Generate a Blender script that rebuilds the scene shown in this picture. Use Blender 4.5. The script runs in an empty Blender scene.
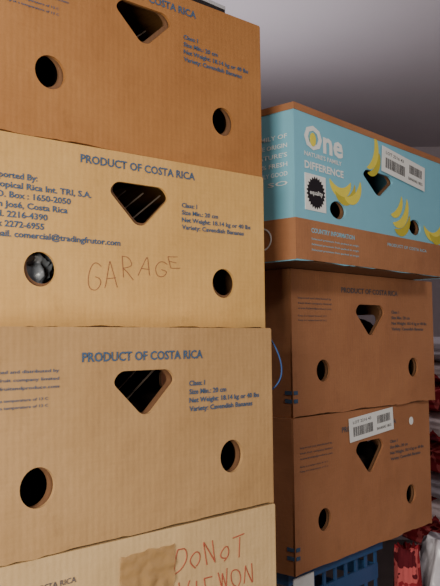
import bpy, bmesh, math, random
from mathutils import Vector, Matrix, noise
random.seed(4)
ZC=1.187
COL=bpy.context.scene.collection

# ---------------------------------------------------------------- materials
def srgb(r,g,b):
    f=lambda c:(c/255/12.92 if c/255<=.04045 else ((c/255+.055)/1.055)**2.4)
    return (f(r),f(g),f(b),1)
def base(name,rough=.8,spec=.3):
    m=bpy.data.materials.new(name); m.use_nodes=True
    b=m.node_tree.nodes['Principled BSDF']; b.inputs['Roughness'].default_value=rough
    b.inputs['Specular IOR Level'].default_value=spec
    return m,m.node_tree.nodes,m.node_tree.links,b
def plain(name,c,rough=.7,spec=.3,var=.08,scale=30,bump=0):
    m,n,l,b=base(name,rough,spec)
    tc=n.new('ShaderNodeTexCoord'); no=n.new('ShaderNodeTexNoise'); no.inputs['Scale'].default_value=scale
    l.new(tc.outputs['Object'],no.inputs['Vector'])
    mx=n.new('ShaderNodeMix'); mx.data_type='RGBA'
    mx.inputs[6].default_value=c; mx.inputs[7].default_value=tuple(x*(1-var*3) for x in c[:3])+(1,)
    l.new(no.outputs['Fac'],mx.inputs[0]); l.new(mx.outputs[2],b.inputs['Base Color'])
    if bump:
        bp=n.new('ShaderNodeBump'); bp.inputs['Strength'].default_value=bump; bp.inputs['Distance'].default_value=.004
        l.new(no.outputs['Fac'],bp.inputs['Height']); l.new(bp.outputs[0],b.inputs['Normal'])
    return m
def cardboard(name,c1,c2,spec=.3,rough=.55):
    m,n,l,b=base(name,rough,spec)
    tc=n.new('ShaderNodeTexCoord')
    n1=n.new('ShaderNodeTexNoise'); n1.inputs['Scale'].default_value=5; n1.inputs['Detail'].default_value=7
    mp=n.new('ShaderNodeMapping'); mp.inputs['Scale'].default_value=(8,8,120)
    n2=n.new('ShaderNodeTexNoise'); n2.inputs['Scale'].default_value=3; n2.inputs['Detail'].default_value=4
    l.new(tc.outputs['Object'],n1.inputs['Vector']); l.new(tc.outputs['Object'],mp.inputs['Vector']); l.new(mp.outputs[0],n2.inputs['Vector'])
    ad=n.new('ShaderNodeMath'); ad.operation='MULTIPLY_ADD'; ad.inputs[1].default_value=.2
    l.new(n2.outputs['Fac'],ad.inputs[0]); l.new(n1.outputs['Fac'],ad.inputs[2])
    r=n.new('ShaderNodeValToRGB'); r.color_ramp.elements[0].position=.42; r.color_ramp.elements[1].position=.80
    r.color_ramp.elements[0].color=c1; r.color_ramp.elements[1].color=c2
    l.new(ad.outputs[0],r.inputs[0])
    # scuffs
    n3=n.new('ShaderNodeTexNoise'); n3.inputs['Scale'].default_value=22; n3.inputs['Detail'].default_value=8; n3.inputs['Roughness'].default_value=.7
    l.new(tc.outputs['Object'],n3.inputs['Vector'])
    r3=n.new('ShaderNodeValToRGB'); r3.color_ramp.elements[0].position=.60; r3.color_ramp.elements[1].position=.78
    r3.color_ramp.elements[0].color=(0,0,0,1); r3.color_ramp.elements[1].color=(.4,.4,.4,1)
    l.new(n3.outputs['Fac'],r3.inputs[0])
    mx=n.new('ShaderNodeMix'); mx.data_type='RGBA'; mx.inputs[7].default_value=tuple(x*.55 for x in c2[:3])+(1,)
    l.new(r3.outputs[0],mx.inputs[0]); l.new(r.outputs[0],mx.inputs[6]); l.new(mx.outputs[2],b.inputs['Base Color'])
    wv=n.new('ShaderNodeTexWave'); wv.bands_direction='X'; wv.inputs['Scale'].default_value=38; wv.inputs['Distortion'].default_value=1.2
    l.new(tc.outputs['Object'],wv.inputs['Vector'])
    a2=n.new('ShaderNodeMath'); a2.operation='MULTIPLY_ADD'; a2.inputs[1].default_value=.009
    l.new(wv.outputs['Fac'],a2.inputs[0]); l.new(n1.outputs['Fac'],a2.inputs[2])
    bp=n.new('ShaderNodeBump'); bp.inputs['Strength'].default_value=.6; bp.inputs['Distance'].default_value=.018
    l.new(a2.outputs[0],bp.inputs['Height']); l.new(bp.outputs[0],b.inputs['Normal'])
    return m
CB={ 'L1':cardboard('cardboard_orange',srgb(172,120,70),srgb(152,101,56)),
     'L2':cardboard('cardboard_yellow',srgb(214,170,104),srgb(192,148,86)),
     'L3':cardboard('cardboard_tan',srgb(188,150,104),srgb(168,130,86)),
     'L4':cardboard('cardboard_light',srgb(214,182,134),srgb(196,162,114)),
     'R':cardboard('cardboard_brown',srgb(172,120,84),srgb(152,102,70)),
     'K':cardboard('cardboard_kraft',srgb(150,106,72),srgb(128,90,58)),
     'in':cardboard('cardboard_inner',srgb(120,86,60),srgb(100,70,48)) }
INK=plain('blue_ink',srgb(78,100,128),.8,.1)
INKF=plain('blue_ink_faded',srgb(104,98,102),.8,.1)
RED=plain('red_marker',srgb(188,96,76),.7,.1)
REDF=plain('brown_marker',srgb(158,104,84),.7,.1)
BLUE=plain('printed_blue',srgb(128,192,214),.45,.4,.03)
WHITE=plain('white_print',srgb(232,234,232),.5,.3,.02)
YEL=plain('banana_yellow',srgb(236,220,86),.5,.3,.06)
YELD=plain('banana_dark_yellow',srgb(200,186,66),.5,.3,.06)  # darker yellow used for some of the printed bananas
BLACK=plain('black_print',srgb(34,30,36),.5,.3,.05)
TAPE=plain('packing_tape',srgb(190,150,98),.10,1,.06,50,.4)
TAPE.node_tree.nodes['Principled BSDF'].inputs['Alpha'].default_value=.7
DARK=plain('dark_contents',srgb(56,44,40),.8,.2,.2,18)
FOIL=plain('silver_wrap',srgb(160,166,174),.3,.6,.3,40)
STRAP=plain('pale_strap',srgb(112,98,86),.5,.3)

# ---------------------------------------------------------------- mesh helpers
def mesh_obj(name,me,mats,parent=None,smooth=False):
    o=bpy.data.objects.new(name,me); COL.objects.link(o)
    for m in mats: me.materials.append(m)
    if smooth:
        for p in me.polygons: p.use_smooth=True
    if parent: o.parent=parent
    return o
def rpoly(pts,r,seg=5):
    out=[];n=len(pts)
    for i in range(n):
        p=Vector(pts[i]);a=Vector(pts[i-1]);b=Vector(pts[(i+1)%n])
        da=(a-p);db=(b-p)
        rr=min(r,da.length*.45,db.length*.45)
        A=p+da.normalized()*rr;B=p+db.normalized()*rr
        for k in range(seg+1):
            t=k/seg; out.append(tuple((1-t)**2*A+2*t*(1-t)*p+t*t*B))
    return out
def ell(cx,cy,rx,ry,n=28):
    return [(cx+rx*math.cos(2*math.pi*i/n),cy+ry*math.sin(2*math.pi*i/n)) for i in range(n)]
def flat(polys,thick):
    """filled 2-D outline(s) with holes -> mesh in XY plane"""
    cu=bpy.data.curves.new('tmp','CURVE'); cu.dimensions='2D'; cu.fill_mode='BOTH'; cu.extrude=thick/2
    for pl in polys:
        s=cu.splines.new('POLY'); s.points.add(len(pl)-1)
        for p,q in zip(s.points,pl): p.co=(q[0],q[1],0,1)
        s.use_cyclic_u=True
    o=bpy.data.objects.new('tmp',cu); COL.objects.link(o)
    bpy.context.view_layer.update()
    me=bpy.data.meshes.new_from_object(o.evaluated_get(bpy.context.evaluated_depsgraph_get()))
    bpy.data.objects.remove(o); bpy.data.curves.remove(cu)
    me.materials.clear()
    return me
FR=Matrix.Rotation(math.pi/2,4,'X')   # XY outline -> XZ facing -Y
def front(me,y): me.transform(Matrix.Translation((0,y,0))@FR); return me
def addme(bm,me,mi=0):
    k=len(bm.faces); bm.from_mesh(me); bm.faces.ensure_lookup_table()
    for f in bm.faces[k:]: f.material_index=mi
    bpy.data.meshes.remove(me)
def addbox(bm,x0,x1,y0,y1,z0,z1,mi=0):
    r=bmesh.ops.create_cube(bm,size=1,matrix=Matrix.Translation(((x0+x1)/2,(y0+y1)/2,(z0+z1)/2))@Matrix.Diagonal((x1-x0,y1-y0,z1-z0,1)))
    fs=set(f for v in r['verts'] for f in v.link_faces)
    for f in fs: f.material_index=mi
def finish(bm,name,mats,parent=None,smooth=False):
    me=bpy.data.meshes.new(name); bm.to_mesh(me); bm.free()
    return mesh_obj(name,me,mats,parent,smooth)
def decal(name,polys,mat,parent,y=-.0012,th=.0006):
    return mesh_obj(name,front(flat(polys,th),y),[mat],parent)
def text(name,s,x,z,w,h,mat,parent,y=-.0011,bold=.01,rot=0):
    """x,z: baseline start; w: width; h: cap height (metres)"""
    cu=bpy.data.curves.new('t','FONT'); cu.body=s; cu.size=1; cu.extrude=.0; cu.offset=bold; cu.resolution_u=2
    o=bpy.data.objects.new('t',cu); COL.objects.link(o); bpy.context.view_layer.update()
    me=bpy.data.meshes.new_from_object(o.evaluated_get(bpy.context.evaluated_depsgraph_get()))
    bpy.data.objects.remove(o); bpy.data.curves.remove(cu)
    me.materials.clear()
    xs=[v.co.x for v in me.vertices]
    mn,mx=min(xs),max(xs)
    sx=w/(mx-mn) if w else h/.7
    me.transform(Matrix.Diagonal((sx,h/.7,1,1))@Matrix.Translation((-mn,0,0)))
    me.transform(Matrix.Rotation(rot,4,'Z'))
    me.transform(Matrix.Translation((x,z,0)))
    me.transform(Matrix.Translation((0,y,0))@FR)
    o=mesh_obj(name,me,[mat],parent)
    return o
def strokes(name,lines,mat,parent,r=.0011,y=-.0008):
    cu=bpy.data.curves.new(name,'CURVE'); cu.dimensions='3D'; cu.bevel_depth=r; cu.bevel_resolution=1; cu.resolution_u=6
    for pl in lines:
        s=cu.splines.new('NURBS'); s.points.add(len(pl)-1)
        for p,q in zip(s.points,pl): p.co=(q[0],y,q[1],1)
        s.order_u=3; s.use_endpoint_u=True
    o=bpy.data.objects.new(name,cu); COL.objects.link(o); bpy.context.view_layer.update()
    me=bpy.data.meshes.new_from_object(o.evaluated_get(bpy.context.evaluated_depsgraph_get()))
    bpy.data.objects.remove(o); me.materials.clear()
    for v in me.vertices: v.co.y=y+(v.co.y-y)*.4
    return mesh_obj(name,me,[mat],parent)

LET={ 'G':[[(.9,.85),(.6,1),(.15,.85),(.02,.45),(.2,.05),(.65,.0),(.95,.25),(.92,.45),(.5,.45),(.5,.45)]],
 'A':[[(.02,0),(.02,0),(.45,1),(.5,1),(.95,0),(.95,0)],[(.2,.38),(.8,.42)]],
 'R':[[(.1,0),(.12,1),(.12,1),(.7,1),(.85,.7),(.6,.5),(.15,.48),(.15,.48),(.4,.35),(.95,0)]],
 'E':[[(.9,1),(.1,.98),(.1,.98),(.08,.02),(.08,.02),(.95,.0)],[(.1,.52),(.75,.54)]],
 'D':[[(.1,0),(.1,1),(.1,1),(.7,.95),(.98,.5),(.7,.05),(.08,0),(.08,0)]],
 'o':[[(.5,.0),(.1,.1),(.05,.4),(.4,.65),(.8,.5),(.8,.1),(.45,.0)]],
 'N':[[(.1,0),(.1,1),(.1,1),(.85,0),(.85,0),(.88,1)]],
 'T':[[(.0,1),(1,1)],[(.5,1),(.48,0)]],
 'V':[[(0,1),(.45,0),(.45,0),(.95,1)]],'I':[[(.5,1),(.5,0)]],
 'W':[[(0,1),(.25,0),(.25,0),(.5,.8),(.5,.8),(.75,0),(.75,0),(1,1)]],
 'O':[[(.5,0),(.05,.15),(.05,.85),(.5,1),(.95,.85),(.95,.15),(.5,0)]]}
def hand(name,s,x,z,w,h,mat,parent,r,h2=None,slope=0,jit=.1,wob=.03):
    lines=[];n=len(s);cw=w/n;h2=h2 or h
    for i,ch in enumerate(s):
        if ch==' ':continue
        hh=h+(h2-h)*i/max(1,n-1); dz=slope*i+random.uniform(-jit,jit)*h*.5
        sl=random.uniform(-.15,.22)
        for pl in LET[ch]: lines.append([(x+cw*(i+.8*a+sl*b)+random.uniform(-wob,wob)*cw,z+dz+hh*b+random.uniform(-wob,wob)*h) for a,b in pl])
    return strokes(name,lines,mat,parent,r)

# ---------------------------------------------------------------- banana box
def lump(name,w,d,h,mat,parent,loc,amp=.03,sc=12,sub=4):
    bm=bmesh.new(); bmesh.ops.create_icosphere(bm,subdivisions=sub,radius=1)
    off=Vector((random.random()*50,)*3)
    for v in bm.verts:
        p=v.co.copy(); 
        p=Vector([math.copysign(abs(c)**.6,c) for c in p])
        q=Vector((p.x*w/2,p.y*d/2,p.z*h/2))
        k=noise.noise(q*sc+off)+.5*noise.noise(q*sc*2.3+off)
        v.co=q+v.co*amp*k
    o=finish(bm,name,[mat],parent,True); o.location=loc
    return o
def banana_box(key,c,yaw,z,W,D,H,mat,zh=.304,zh_l=None,sh=.16/.25,hole=(.0215,.0215),dia=(.57,.79),seed=1):
    """c: centre of front face (x,y); local x width, y depth, z up"""
    e=bpy.data.objects.new('banana_box',None); COL.objects.link(e)
    e.location=(c[0],c[1],z+ZC); e.rotation_euler=(0,0,yaw)
    h=W/2; t=.0045
    zl=zh_l if zh_l else zh
    def holes(k=1,dx=0,dz=0):
        d0,d1=dia; dm=(d0+.75*(d1-d0))
        dpts=[(-.165*h,d1*H),(.165*h,d1*H),(.215*h,dm*H),(.03*h,d0*H),(-.03*h,d0*H),(-.215*h,dm*H)]
        cz=(d0+d1)/2*H
        dpts=[(x*k+dx,cz+(y-cz)*k+dz) for x,y in dpts]
        return [rpoly(dpts,.009), ell(-sh*h+dx,zl*H+dz,hole[0]*k,hole[1]*k), ell(sh*h+dx,zh*H+dz,hole[0]*k,hole[1]*k)]
    random.seed(seed*7)
    def wavy(z,amp):
        o_=random.random()*40; pts=[]
        n=40
        for i in range(1,n):
            x=-h+2*h*i/n; pts.append((x,max(.0006,z+amp*noise.noise(Vector((x*14+o_,0,0)))+amp*.5*noise.noise(Vector((x*60+o_,3,0))))))
        return pts
    bm=bmesh.new()
    g=.0006
    rect=[(-h,g)]+wavy(.0026,.0036)+[(h,g),(h,H-.002),(h-.002,H),(-h+.002,H),(-h,H-.002)]
    addme(bm,front(flat([rect]+holes(),t),t/2))
    addme(bm,front(flat([rect]+holes(),t),D-t/2))
    hd=D/2
    sr=[(-hd+t,g),(hd-t,g),(hd-t,H),(-hd+t,H)]
    hh=rpoly([(-.045,.62*H),(.045,.62*H),(.045,.74*H),(-.045,.74*H)],.012)
    for sx in(-1,1):
        me=flat([sr,hh] if key!='R1' else [sr],t); me.transform(Matrix.Translation((sx*(h-t/2),D/2,0))@Matrix.Rotation(math.pi/2,4,'Z')@FR); addme(bm,me)
    top=flat([[(-h+t,t),(h-t,t),(h-t,D-t),(-h+t,D-t)],rpoly([(-h*.45,D*.35),(h*.45,D*.35),(h*.45,D*.65),(-h*.45,D*.65)],.02)],t)
    top.transform(Matrix.Translation((0,0,H-t/2))); addme(bm,top)
    body=finish(bm,'lid',[mat],e)
    bm=bmesh.new()
    q=.0065; hi=h-q
    random.seed(seed)
    dx,dz=random.uniform(-.006,.006),random.uniform(-.004,.004)
    rect=[(-hi,.003),(hi,.003),(hi,H-.012),(-hi,H-.012)]
    addme(bm,front(flat([rect]+holes(.97,dx,dz),.004),q+.002))
    addme(bm,front(flat([rect]+holes(.97,dx,dz),.004),D-q-.002))
    for sx in(-1,1): addbox(bm,sx*hi-.002,sx*hi+.002,q+.004,D-q-.004,.003,H*.6)
    addbox(bm,-hi,hi,q,D-q,.001,.005)
    finish(bm,'inner_tray',[CB['in']],e)
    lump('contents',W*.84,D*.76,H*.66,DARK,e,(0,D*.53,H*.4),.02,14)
    return e

def standard_print(e,W,D,H,ztext,zblk,ink,inkr=None,left=None):
    h=W/2; inkr=inkr or ink
    text('title_text','PRODUCT OF COSTA RICA',-.40*h,ztext*H,.81*h,.0104,ink,e,bold=.025)
    for i,s in enumerate(['Class: I','Size Min.: 20 cm','Net Weight: 18.14 kg or 40 lbs','Variety: Cavendish Bananas']):
        text('info_text',s,.305*h,(zblk-.044*i)*H,[.12,.29,.57,.51][i]*h,.0062,inkr,e,bold=.025)
    if left=='big':
        L=['Imported By:','Tropical Rica Int. TRI, S.A.','P.O. Box : 1650-2050','San José, Costa Rica','Tel. 2216-4390','Fax 2272-6955','Email. comercial@tradingfrutor.com']
        for i,s in enumerate(L):
            text('address_text',s,-.93*h,(.765-.05*i)*H,[.27,.60,.47,.45,.33,.31,.79][i]*h,.0074,inkr,e,bold=.025)
    else:
        for i,s in enumerate(['Imported and distributed by','fresh fruit company limited','www.fruitandproduce.com']):
            text('address_text',s,-.93*h,(.80-.035*i)*H,.40*h,.0034,inkr,e,bold=.01)
        for i in range(2):
            text('address_text','Keep at a temperature of 13 C',-.93*h,(.68-.03*i)*H,.34*h,.003,inkr,e,bold=.01)
    for k in range(2):
        zz=H*(.10+.055*k)
        decal('corner_mark',[[(-h*.995,zz),(-h*.95,zz),(-h*.95,zz+.007),(-h*.995,zz+.007)]],INK,e)
        bm=bmesh.new(); addbox(bm,-h-.0012,-h-.0004,.002,.018,zz,zz+.007); finish(bm,'side_mark',[INK],e)

S=.92
def sc(v,k): return (v[0]*k,v[1]*k)
# left stack ---------------------------------------------------------------
LW,LD=.46,.39
H1,H2,H3,H4=.2503,.2359,.2446,.24
z3=-.2271; z2=z3+H3; z1=z2+H2
b1=banana_box('L1',sc((-.1106,1.13),S),.7361,z1,LW,LD,H1,CB['L1'],zh=.315,zh_l=.348,dia=(.65,.86),seed=1)
standard_print(b1,LW,LD,H1,.895,.75,INK,INK)
b2=banana_box('L2',sc((-.1164,1.112),S),.6994,z2,LW,LD,H2,CB['L2'],dia=(.592,.83),zh=.284,zh_l=.308,seed=2)
standard_print(b2,LW,LD,H2,.905,.73,INK,INK,left='big')
b3=banana_box('L3',sc((-.0985,1.0),S),.7854,z3,LW,LD,H3,CB['L3'],dia=(.575,.79),seed=3)
standard_print(b3,LW,LD,H3,.84,.70,INK,INK)
random.seed(21)
hand('garage_writing','GARAGE',-.36*LW/2,.225*H2,.68*LW/2,.036,REDF,b2,.00045,.018,slope=.0055,jit=.25,wob=.05)
lump('silver_wrap_scrap',.07,.03,.065,FOIL,b2,(-.64*LW/2,.040,.28*H2),.024,50,5)
for b_,HH in((b1,H1),(b2,H2),(b3,H3)):
    bm=bmesh.new()
    for k in range(3):
        bmesh.ops.create_cube(bm,size=1,matrix=Matrix.Translation((-.03+.03*k,.050,.70*HH))@Matrix.Rotation(.9,4,'Y')@Matrix.Diagonal((.0018,.002,.10,1)))
    finish(bm,'pale_strap',[STRAP],b_)
b4=banana_box('L4',sc((-.0985,1.0),S),.775,z3-H4,LW,LD,H4,CB['L4'],seed=5,dia=(.2,.42),zh=.3)
hh=LW/2
random.seed(8)
hand('marker_writing','DoNoT',.18*hh,.775*H4,.57*hh,.029,RED,b4,.0008,.026,jit=.25,wob=.08)
hand('marker_writing','VIEWON',.20*hh,.60*H4,.62*hh,.026,RED,b4,.0008,.025,jit=.25,wob=.08)
# crinkled clear tape
bm=bmesh.new(); nx,nz=22,60; rows=[]
for j in range(nz+1):
    row=[]
    for i in range(nx+1):
        u=i/nx; v=j/nz
        x=(-.22+.36*u+.05*v)*hh; z=(.10+.82*v)*H4+(.004*noise.noise(Vector((u*5,0,7))) if j in(0,nz) else 0)
        y=-.0012-.0045*abs(noise.noise(Vector((u*4+v*3,v*14,2))))-.0015*abs(noise.noise(Vector((u*11,v*30,5))))
        row.append(bm.verts.new((x,y,z)))
    rows.append(row)
for j in range(nz):
    for i in range(nx): bm.faces.new((rows[j][i],rows[j][i+1],rows[j+1][i+1],rows[j+1][i]))
finish(bm,'tape_strip',[TAPE],b4,True)
text('tape_text','frost',-.02*hh,.66*H4,.15*hh,.013,BLACK,b4,y=-.006,bold=.03)
text('small_text','PRODUCT OF COSTA RICA',-.93*hh,.86*H4,.5*hh,.006,INKF,b4)
zz=z3-H4
for i in range(3):
    zz-=H4
    banana_box('Lx',sc((-.1,1.0),S),.77+.02*(i-1),zz,LW,LD,H4,CB['L3'],seed=8+i)

# right stack --------------------------------------------------------------
S2=1.06
RW,RD=.53,.40
h1,h2,h3=.2713,.2787,.2855
y3=-.43; y2=y3+h3; y1=y2+h2
W1=.5355*S2
r2=banana_box('R2',sc((.2992,1.517),S2),.8009,y2,RW,RD,h2,CB['R'],seed=11,dia=(.55,.78),zh=.29,zh_l=.305)
standard_print(r2,RW,RD,h2,.86,.72,INKF)
r3=banana_box('R3',sc((.2925,1.518),S2),.8339,y3,RW,RD,h3,CB['R'],seed=12,dia=(.54,.77),zh=.29,zh_l=.304)
standard_print(r3,RW,RD,h3,.86,.72,INKF)
r1=banana_box('R1',sc((.2974,1.403),S2),.8523,y1,W1,RD,h1,BLUE,zh=.3716,sh=.1415/.26775,hole=(.027,.0165),dia=(.545,.715),seed=13)
H=h1; h=W1/2
bandz=.27*H
bm=bmesh.new()
addbox(bm,-h-.0009,h+.0009,-.0009,.0,.003,bandz); addbox(bm,-h-.0009,-h,.0,RD,.002,bandz)
addbox(bm,h,h+.0009,.0,RD,.002,bandz)
addbox(bm,-h-.001,h+.001,-.001,.0045,H-.012,H); addbox(bm,-h-.001,-h+.0045,.0045,RD,H-.012,H)
addbox(bm,-h+.004,h,.0045,RD,H,H+.0006)
finish(bm,'kraft_band',[CB['R']],r1)
text('brand_text','One',-.90*h,.735*H,.44*h,.040,WHITE,r1,bold=.03)
decal('brand_dot',[ell(-.81*h,.795*H,.009,.012)],YEL,r1,y=-.002)
text('slogan_text',"NATURE'S FAMILY",-.90*h,.68*H,.42*h,.0075,WHITE,r1,bold=.02)
text('slogan_text','DIFFERENCE',-.90*h,.60*H,.44*h,.0125,WHITE,r1,bold=.03)
text('country_text','COUNTRY INFORMATION',-.84*h,.19*H,.50*h,.008,BLUE,r1,bold=.02)
text('country_text','PRODUCT OF COSTA RICA',.10*h,.19*H,.6*h,.006,BLUE,r1)
for i in range(3): text('country_text','Selected premium fruit packed at origin',-.84*h,(.145-.035*i)*H,.55*h,.0032,BLUE,r1)
cx,cz=-.785*h,.45*H
bm=bmesh.new(); addbox(bm,cx-.032,cx+.032,-.0012,-.0002,cz-.032,cz+.032); finish(bm,'square_sticker',[WHITE],r1)
star=[(cx+(.029 if i%2 else .024)*math.cos(math.pi*i/24),cz+(.029 if i%2 else .024)*math.sin(math.pi*i/24)) for i in range(48)]
decal('sticker_disc',[star],BLACK,r1,y=-.0016)
text('sticker_text','equality',cx-.02,cz-.004,.04,.008,WHITE,r1,y=-.0026)
def banana(cx,cz,R,a0,a1,th):
    o=[];n=14
    for sgn,rng in((1,range(n+1)),(-.5,range(n,-1,-1))):
        for i in rng:
            a=a0+(a1-a0)*i/n; k=max(.0012,th*math.sin(math.pi*i/n)**.6 if 0<i<n else 0)
            o.append((cx+(R+sgn*k)*math.cos(a),cz+(R+sgn*k)*math.sin(a)))
    return o
d2r=math.radians
for j,(bx,bz,R,a0,a1,th,m) in enumerate([(-.50,.66,.042,215,330,.013,YEL),(-.46,.60,.040,225,350,.011,YELD),(-.40,.62,.042,250,355,.012,YEL),
    (-.20,.90,.048,285,390,.012,YEL),(-.15,.86,.046,270,360,.010,YELD),
    (.22,.56,.052,260,365,.013,YEL),(.27,.50,.050,250,345,.012,YELD),(.16,.60,.046,270,355,.011,YEL),
    (.80,.52,.050,220,330,.013,YEL),(.86,.48,.046,230,330,.012,YELD)]):
    decal('printed_banana',[banana(bx*h,bz*H,R,d2r(a0),d2r(a1),th)],m,r1,y=-.0005-.0001*j,th=.0001)
def label(e,cx,cz,w,hh,rot,y=-.0032):
    g=bpy.data.objects.new('barcode_label',None); COL.objects.link(g); g.parent=e; g.location=(cx,y,cz); g.rotation_euler=(0,rot,0)
    bm=bmesh.new(); addbox(bm,-w/2,w/2,-.0003,.0003,-hh/2,hh/2); finish(bm,'label_paper',[WHITE],g)
    bm=bmesh.new(); x=-w*.42
    random.seed(3)
    while x<w*.02:
        b=random.choice([.0012,.002]); addbox(bm,x,x+b,-.0008,-.0003,-hh*.3,hh*.1); x+=b+random.choice([.002,.003])
    x=w*.12
    while x<w*.42:
        b=random.choice([.0012,.0016]); addbox(bm,x,x+b,-.0008,-.0003,-hh*.05,hh*.3); x+=b+random.choice([.002,.003])
    finish(bm,'bars',[BLACK],g)
    text('label_text','LOT 2216 43',-w*.42,hh*.24,w*.4,hh*.12,BLACK,g,y=-.0006)
    text('label_text','BANANAS 18KG',w*.1,-hh*.32,w*.34,hh*.12,BLACK,g,y=-.0006)
label(r1,.36*h,.80*H,.185,.052,d2r(5))
def endtext(s,yy,z,w,hgt,e,hx,mat):
    o=text('side_text',s,0,0,w,hgt,mat,e,y=0)
    o.rotation_euler=(0,0,-math.pi/2); o.location=(-hx-.0012,yy+w,z)
for i,s in enumerate(['FAMILY OF','ONE ORIGIN',"NATURE'S",'100% FRESH','SIMPLY GOOD','& SO']):
    endtext(s,.014,(.78-.06*i)*H,.075,.0075,r1,h,WHITE)
o=decal('recycle_mark',[ell(0,0,.020,.020),ell(0,0,.0175,.0175)],WHITE,r1,y=0); o.rotation_euler=(0,0,-math.pi/2); o.location=(-h-.0014,.07,.15*H)
hr=RW/2
label(r3,.02*hr,.885*h3,.175,.048,d2r(-4),y=-.003)
decal('round_sticker',[ell(.66*hr,.86*h3,.009,.009)],WHITE,r3,y=-.002)

# blue plastic crates under the right stack ---------------------------------
CRB=plain('crate_blue',srgb(52,90,138),.4,.4)
yaw=.8339; c3=Vector((.2925*S2,1.518*S2,0))
def rl(s,d,z): return Vector((c3.x+s*math.cos(yaw)-d*math.sin(yaw),c3.y+s*math.sin(yaw)+d*math.cos(yaw),z))
top=y3+ZC; ch=top/3
for i in range(3):
    e=bpy.data.objects.new('plastic_crate',None); COL.objects.link(e); e.location=rl(-.09,.03,i*ch); e.rotation_euler=(0,0,yaw)
    bm=bmesh.new(); w_,d_=.16,.34
    for k in range(4):
        z0=.002+k*(ch-.03)/4
        for (x0,x1,a,b) in [(-w_,w_,0,.006),(-w_,w_,d_-.006,d_),(-w_,-w_+.006,.006,d_-.006),(w_-.006,w_,.006,d_-.006)]:
            addbox(bm,x0,x1,a,b,z0,z0+.032)
    for k in range(9):
        x=-w_+.006+k*(2*w_-.012)/8
        addbox(bm,x-.004,x+.004,.001,.005,.002,ch-.004); addbox(bm,x-.004,x+.004,d_-.005,d_-.001,.002,ch-.004)
    addbox(bm,-w_-.008,w_+.008,-.008,.004,ch-.022,ch); addbox(bm,-w_-.008,w_+.008,d_-.004,d_+.008,ch-.022,ch)
    addbox(bm,-w_-.008,-w_+.004,.004,d_-.004,ch-.022,ch); addbox(bm,w_-.004,w_+.008,.004,d_-.004,ch-.022,ch)
    addbox(bm,-w_,w_,.0,d_,0.0,.004)
    finish(bm,'crate_body',[CRB],e)
    if i==2:
        bm=bmesh.new(); addbox(bm,-.155,-.09,-.0095,-.008,ch-.05,ch-.012); finish(bm,'crate_label',[WHITE],e)

# white plastic sack and red rolled blanket beside the crates --------------
PL=plain('white_plastic',srgb(215,210,218),.3,.5,.1)
def sack(name,loc,rad,ht,mat,fold=.25,neck=.55):
    bm=bmesh.new(); n=64;m=34; rows=[]
    off=Vector((random.random()*9,3,1))
    for j in range(m+1):
        t=j/m; z=ht*t
        r=rad*(.86+.14*math.sin(min(t*3,1)*math.pi/2)) * (1 if t<.75 else 1-(1-neck)*((t-.75)/.25)**1.5)
        row=[]
        for i in range(n):
            a=2*math.pi*i/n; p=Vector((math.cos(a)*2,math.sin(a)*2,t*6))
            k=1+fold*noise.noise(p+off)+fold*.6*noise.noise(p*3+off)*(.4+t)
            row.append(bm.verts.new((r*k*math.cos(a),r*k*math.sin(a),z+(0 if j==0 else .012*noise.noise(p*2)))))
        rows.append(row)
    for j in range(m):
        for i in range(n): bm.faces.new((rows[j][i],rows[j][(i+1)%n],rows[j+1][(i+1)%n],rows[j+1][i]))
    bm.faces.new(rows[0][::-1])
    tc=bm.verts.new((0,0,ht-.02))
    for i in range(n): bm.faces.new((rows[m][i],rows[m][(i+1)%n],tc))
    o=finish(bm,name,[mat],None,True); o.location=loc; return o
def blotch(name,c1,c2,c3_,scale):
    m,n_,l_,b_=base(name,.9,.1)
    tc=n_.new('ShaderNodeTexCoord'); no=n_.new('ShaderNodeTexNoise'); no.inputs['Scale'].default_value=scale; no.inputs['Detail'].default_value=2
    l_.new(tc.outputs['Object'],no.inputs['Vector']); rp=n_.new('ShaderNodeValToRGB'); rp.color_ramp.interpolation='CONSTANT'
    el=rp.color_ramp.elements; el[0].color=c1; el[1].position=.50; el[1].color=c2
    x=el.new(.60); x.color=c3_
    l_.new(no.outputs['Fac'],rp.inputs[0]); l_.new(rp.outputs[0],b_.inputs['Base Color']); return m
RC=blotch('red_floral_cloth',srgb(225,212,212),srgb(170,60,66),srgb(110,44,54),16)
REDC=blotch('red_patterned_cloth',srgb(140,40,48),srgb(190,90,90),srgb(90,28,36),22)
random.seed(5)
sack('plastic_sack',rl(.305,-.02,0),.085,top-.035,PL,.35)
sack('rolled_red_blanket',rl(.122,-.012,0),.032,top-.02,REDC,.2,.8)
e=bpy.data.objects.new('folded_blanket_pile',None); COL.objects.link(e); e.location=(1.02,2.35,0); e.rotation_euler=(0,0,.35)
z=0; k=0
while z<1.16:
    t_=random.uniform(.07,.10); bm=bmesh.new()
    bmesh.ops.create_cube(bm,size=1); bmesh.ops.subdivide_edges(bm,edges=bm.edges[:],cuts=10,use_grid_fill=True)
    for v in bm.verts:
        p=v.co.copy(); ed=max(abs(p.x),abs(p.y))*2
        hz=t_*(1-.35*max(0,(ed-.8)/.2)**2)
        v.co=Vector((p.x*.72+.01*noise.noise(p*5+Vector((k,0,0))),p.y*.6+.012*noise.noise(p*6+Vector((0,k,0))),p.z*hz))
    o=finish(bm,'blanket_%d'%k,[[RC,REDC,RC,PL,REDC][k%5]],e,True); o.location=(random.uniform(-.01,.01),0,z+t_/2); z+=t_; k+=1

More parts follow.
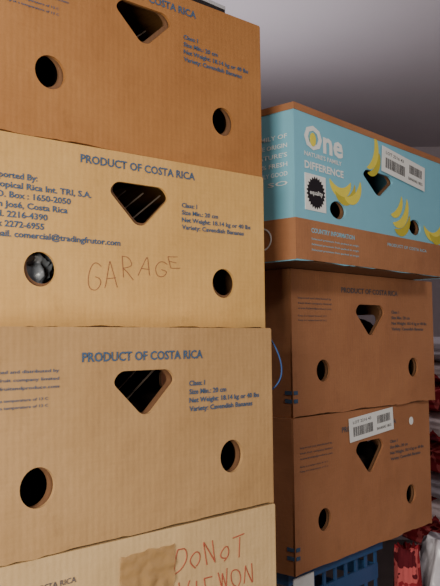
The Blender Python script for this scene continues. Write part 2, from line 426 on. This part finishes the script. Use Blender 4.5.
# blue cord loop hanging at the corner of the left stack ---------------------
cu=bpy.data.curves.new('blue_cord','CURVE'); cu.dimensions='3D'; cu.bevel_depth=.0012; cu.bevel_resolution=2
pts=[(.052,1.110,.0160),(.066,1.10,.012),(.078,1.098,-.006),(.087,1.098,-.030),(.088,1.098,-.050),(.080,1.098,-.066),(.066,1.10,-.076),(.050,1.12,-.078)]
s=cu.splines.new('NURBS'); s.points.add(len(pts)-1); s.order_u=4; s.use_endpoint_u=True
for p,q in zip(s.points,pts): p.co=(q[0],q[1],q[2]+ZC,1)
o=bpy.data.objects.new('blue_cord',cu); COL.objects.link(o); cu.materials.append(plain('cord_blue',srgb(44,80,135),.5,.3))

# items on top of the left stack --------------------------------------
cy,sy=math.cos(.7361),math.sin(.7361)
def t1(x,y): return (b1.location.x+x*cy-y*sy, b1.location.y+x*sy+y*cy, b1.location.z+H1+.0006)
e=bpy.data.objects.new('open_carton',None); COL.objects.link(e); e.location=t1(.0,.15); e.rotation_euler=(0,0,.70)
bm=bmesh.new()
addbox(bm,-.14,.14,0,.004,0,.12);addbox(bm,-.14,.14,.2,.204,0,.12);addbox(bm,-.14,-.136,.004,.2,0,.12);addbox(bm,.136,.14,.004,.2,0,.12);addbox(bm,-.136,.136,.004,.2,0,.004)
finish(bm,'carton_body',[CB['K']],e)
BM_=plain('black_metal',srgb(36,34,38),.35,.5); SM=plain('bright_metal',srgb(190,190,196),.3,.6)
e=bpy.data.objects.new('metal_bracket',None); COL.objects.link(e); e.location=t1(.125,.07); e.rotation_euler=(0,0,.80)
bm=bmesh.new(); addbox(bm,-.10,.10,0,.004,0,.050); addbox(bm,-.10,.10,.004,.035,0,.004)
addbox(bm,-.012,.012,-.004,0,.008,.030); finish(bm,'angle_plate',[BM_],e)
bm=bmesh.new(); addbox(bm,-.10,.10,-.0012,.005,.050,.056)
for x in(-.07,.04,.08):
    bmesh.ops.create_cone(bm,cap_ends=True,segments=12,radius1=.006,radius2=.005,depth=.005,matrix=Matrix.Translation((x,-.0025,.024))@Matrix.Rotation(math.pi/2,4,'X'))
finish(bm,'plate_edge_and_bolts',[SM],e)

# ---------------------------------------------------------------- room
WALL=plain('wall_paint',srgb(196,186,192),.9,.1,.03,3)
CEIL=plain('ceiling_paint',srgb(206,198,204),.9,.1,.03,3)
FLO=plain('floor_concrete',srgb(120,112,108),.8,.2,.1,6)
def slab(name,x0,x1,y0,y1,z0,z1,m):
    bm=bmesh.new(); addbox(bm,x0,x1,y0,y1,z0,z1); return finish(bm,name,[m])
CZ=2.36; X0,X1,Y0,Y1=-2.2,2.6,-2.2,4.6
slab('floor',X0,X1,Y0,Y1,-.1,0,FLO); slab('ceiling',X0,X1,Y0,Y1,CZ,CZ+.1,CEIL)
slab('wall_back',X0,X1,Y1,Y1+.1,0,CZ,WALL); slab('wall_front',X0,X1,Y0-.1,Y0,0,CZ,WALL)
slab('wall_left',X0-.1,X0,Y0,Y1,0,CZ,WALL); slab('wall_right',X1,X1+.1,Y0,Y1,0,CZ,WALL)

# ---------------------------------------------------------------- light
def area(name,loc,target,size,power,col):
    l=bpy.data.lights.new(name,'AREA'); l.energy=power; l.size=size; l.color=col
    o=bpy.data.objects.new(name,l); COL.objects.link(o); o.location=loc
    o.rotation_euler=(Vector(target)-Vector(loc)).to_track_quat('-Z','Y').to_euler()
area('window_light',(-.5,-.6,1.2),(-.05,1.2,1.10),.5,35,(1,.93,.81))
area('ceiling_lamp',(1.1,-.4,2.3),(1.0,.2,0),.5,22,(1,.95,.90))
area('added_ceiling_fill',(-.1,2.6,1.6),(.3,2.4,2.4),.6,7,(.98,.94,.98))  # added fill light aimed upward, brightens the ceiling behind the stacks
wd=bpy.data.worlds.new('world'); bpy.context.scene.world=wd; wd.use_nodes=True
wd.node_tree.nodes['Background'].inputs[0].default_value=(.6,.62,.7,1); wd.node_tree.nodes['Background'].inputs[1].default_value=.3

# ---------------------------------------------------------------- camera
p,r=.06296,-.01092
F=Vector((0,math.cos(p),math.sin(p)));U0=Vector((0,-math.sin(p),math.cos(p)));R0=Vector((1,0,0))
R=R0*math.cos(r)+U0*math.sin(r);U=-R0*math.sin(r)+U0*math.cos(r)
cam=bpy.data.cameras.new('camera'); co=bpy.data.objects.new('camera',cam); COL.objects.link(co)
M=Matrix((R,U,-F)).transposed().to_4x4(); M.translation=(0,0,ZC); co.matrix_world=M
cam.sensor_width=36; cam.lens=1.693*450/586*36; cam.clip_start=.02
bpy.context.scene.camera=co
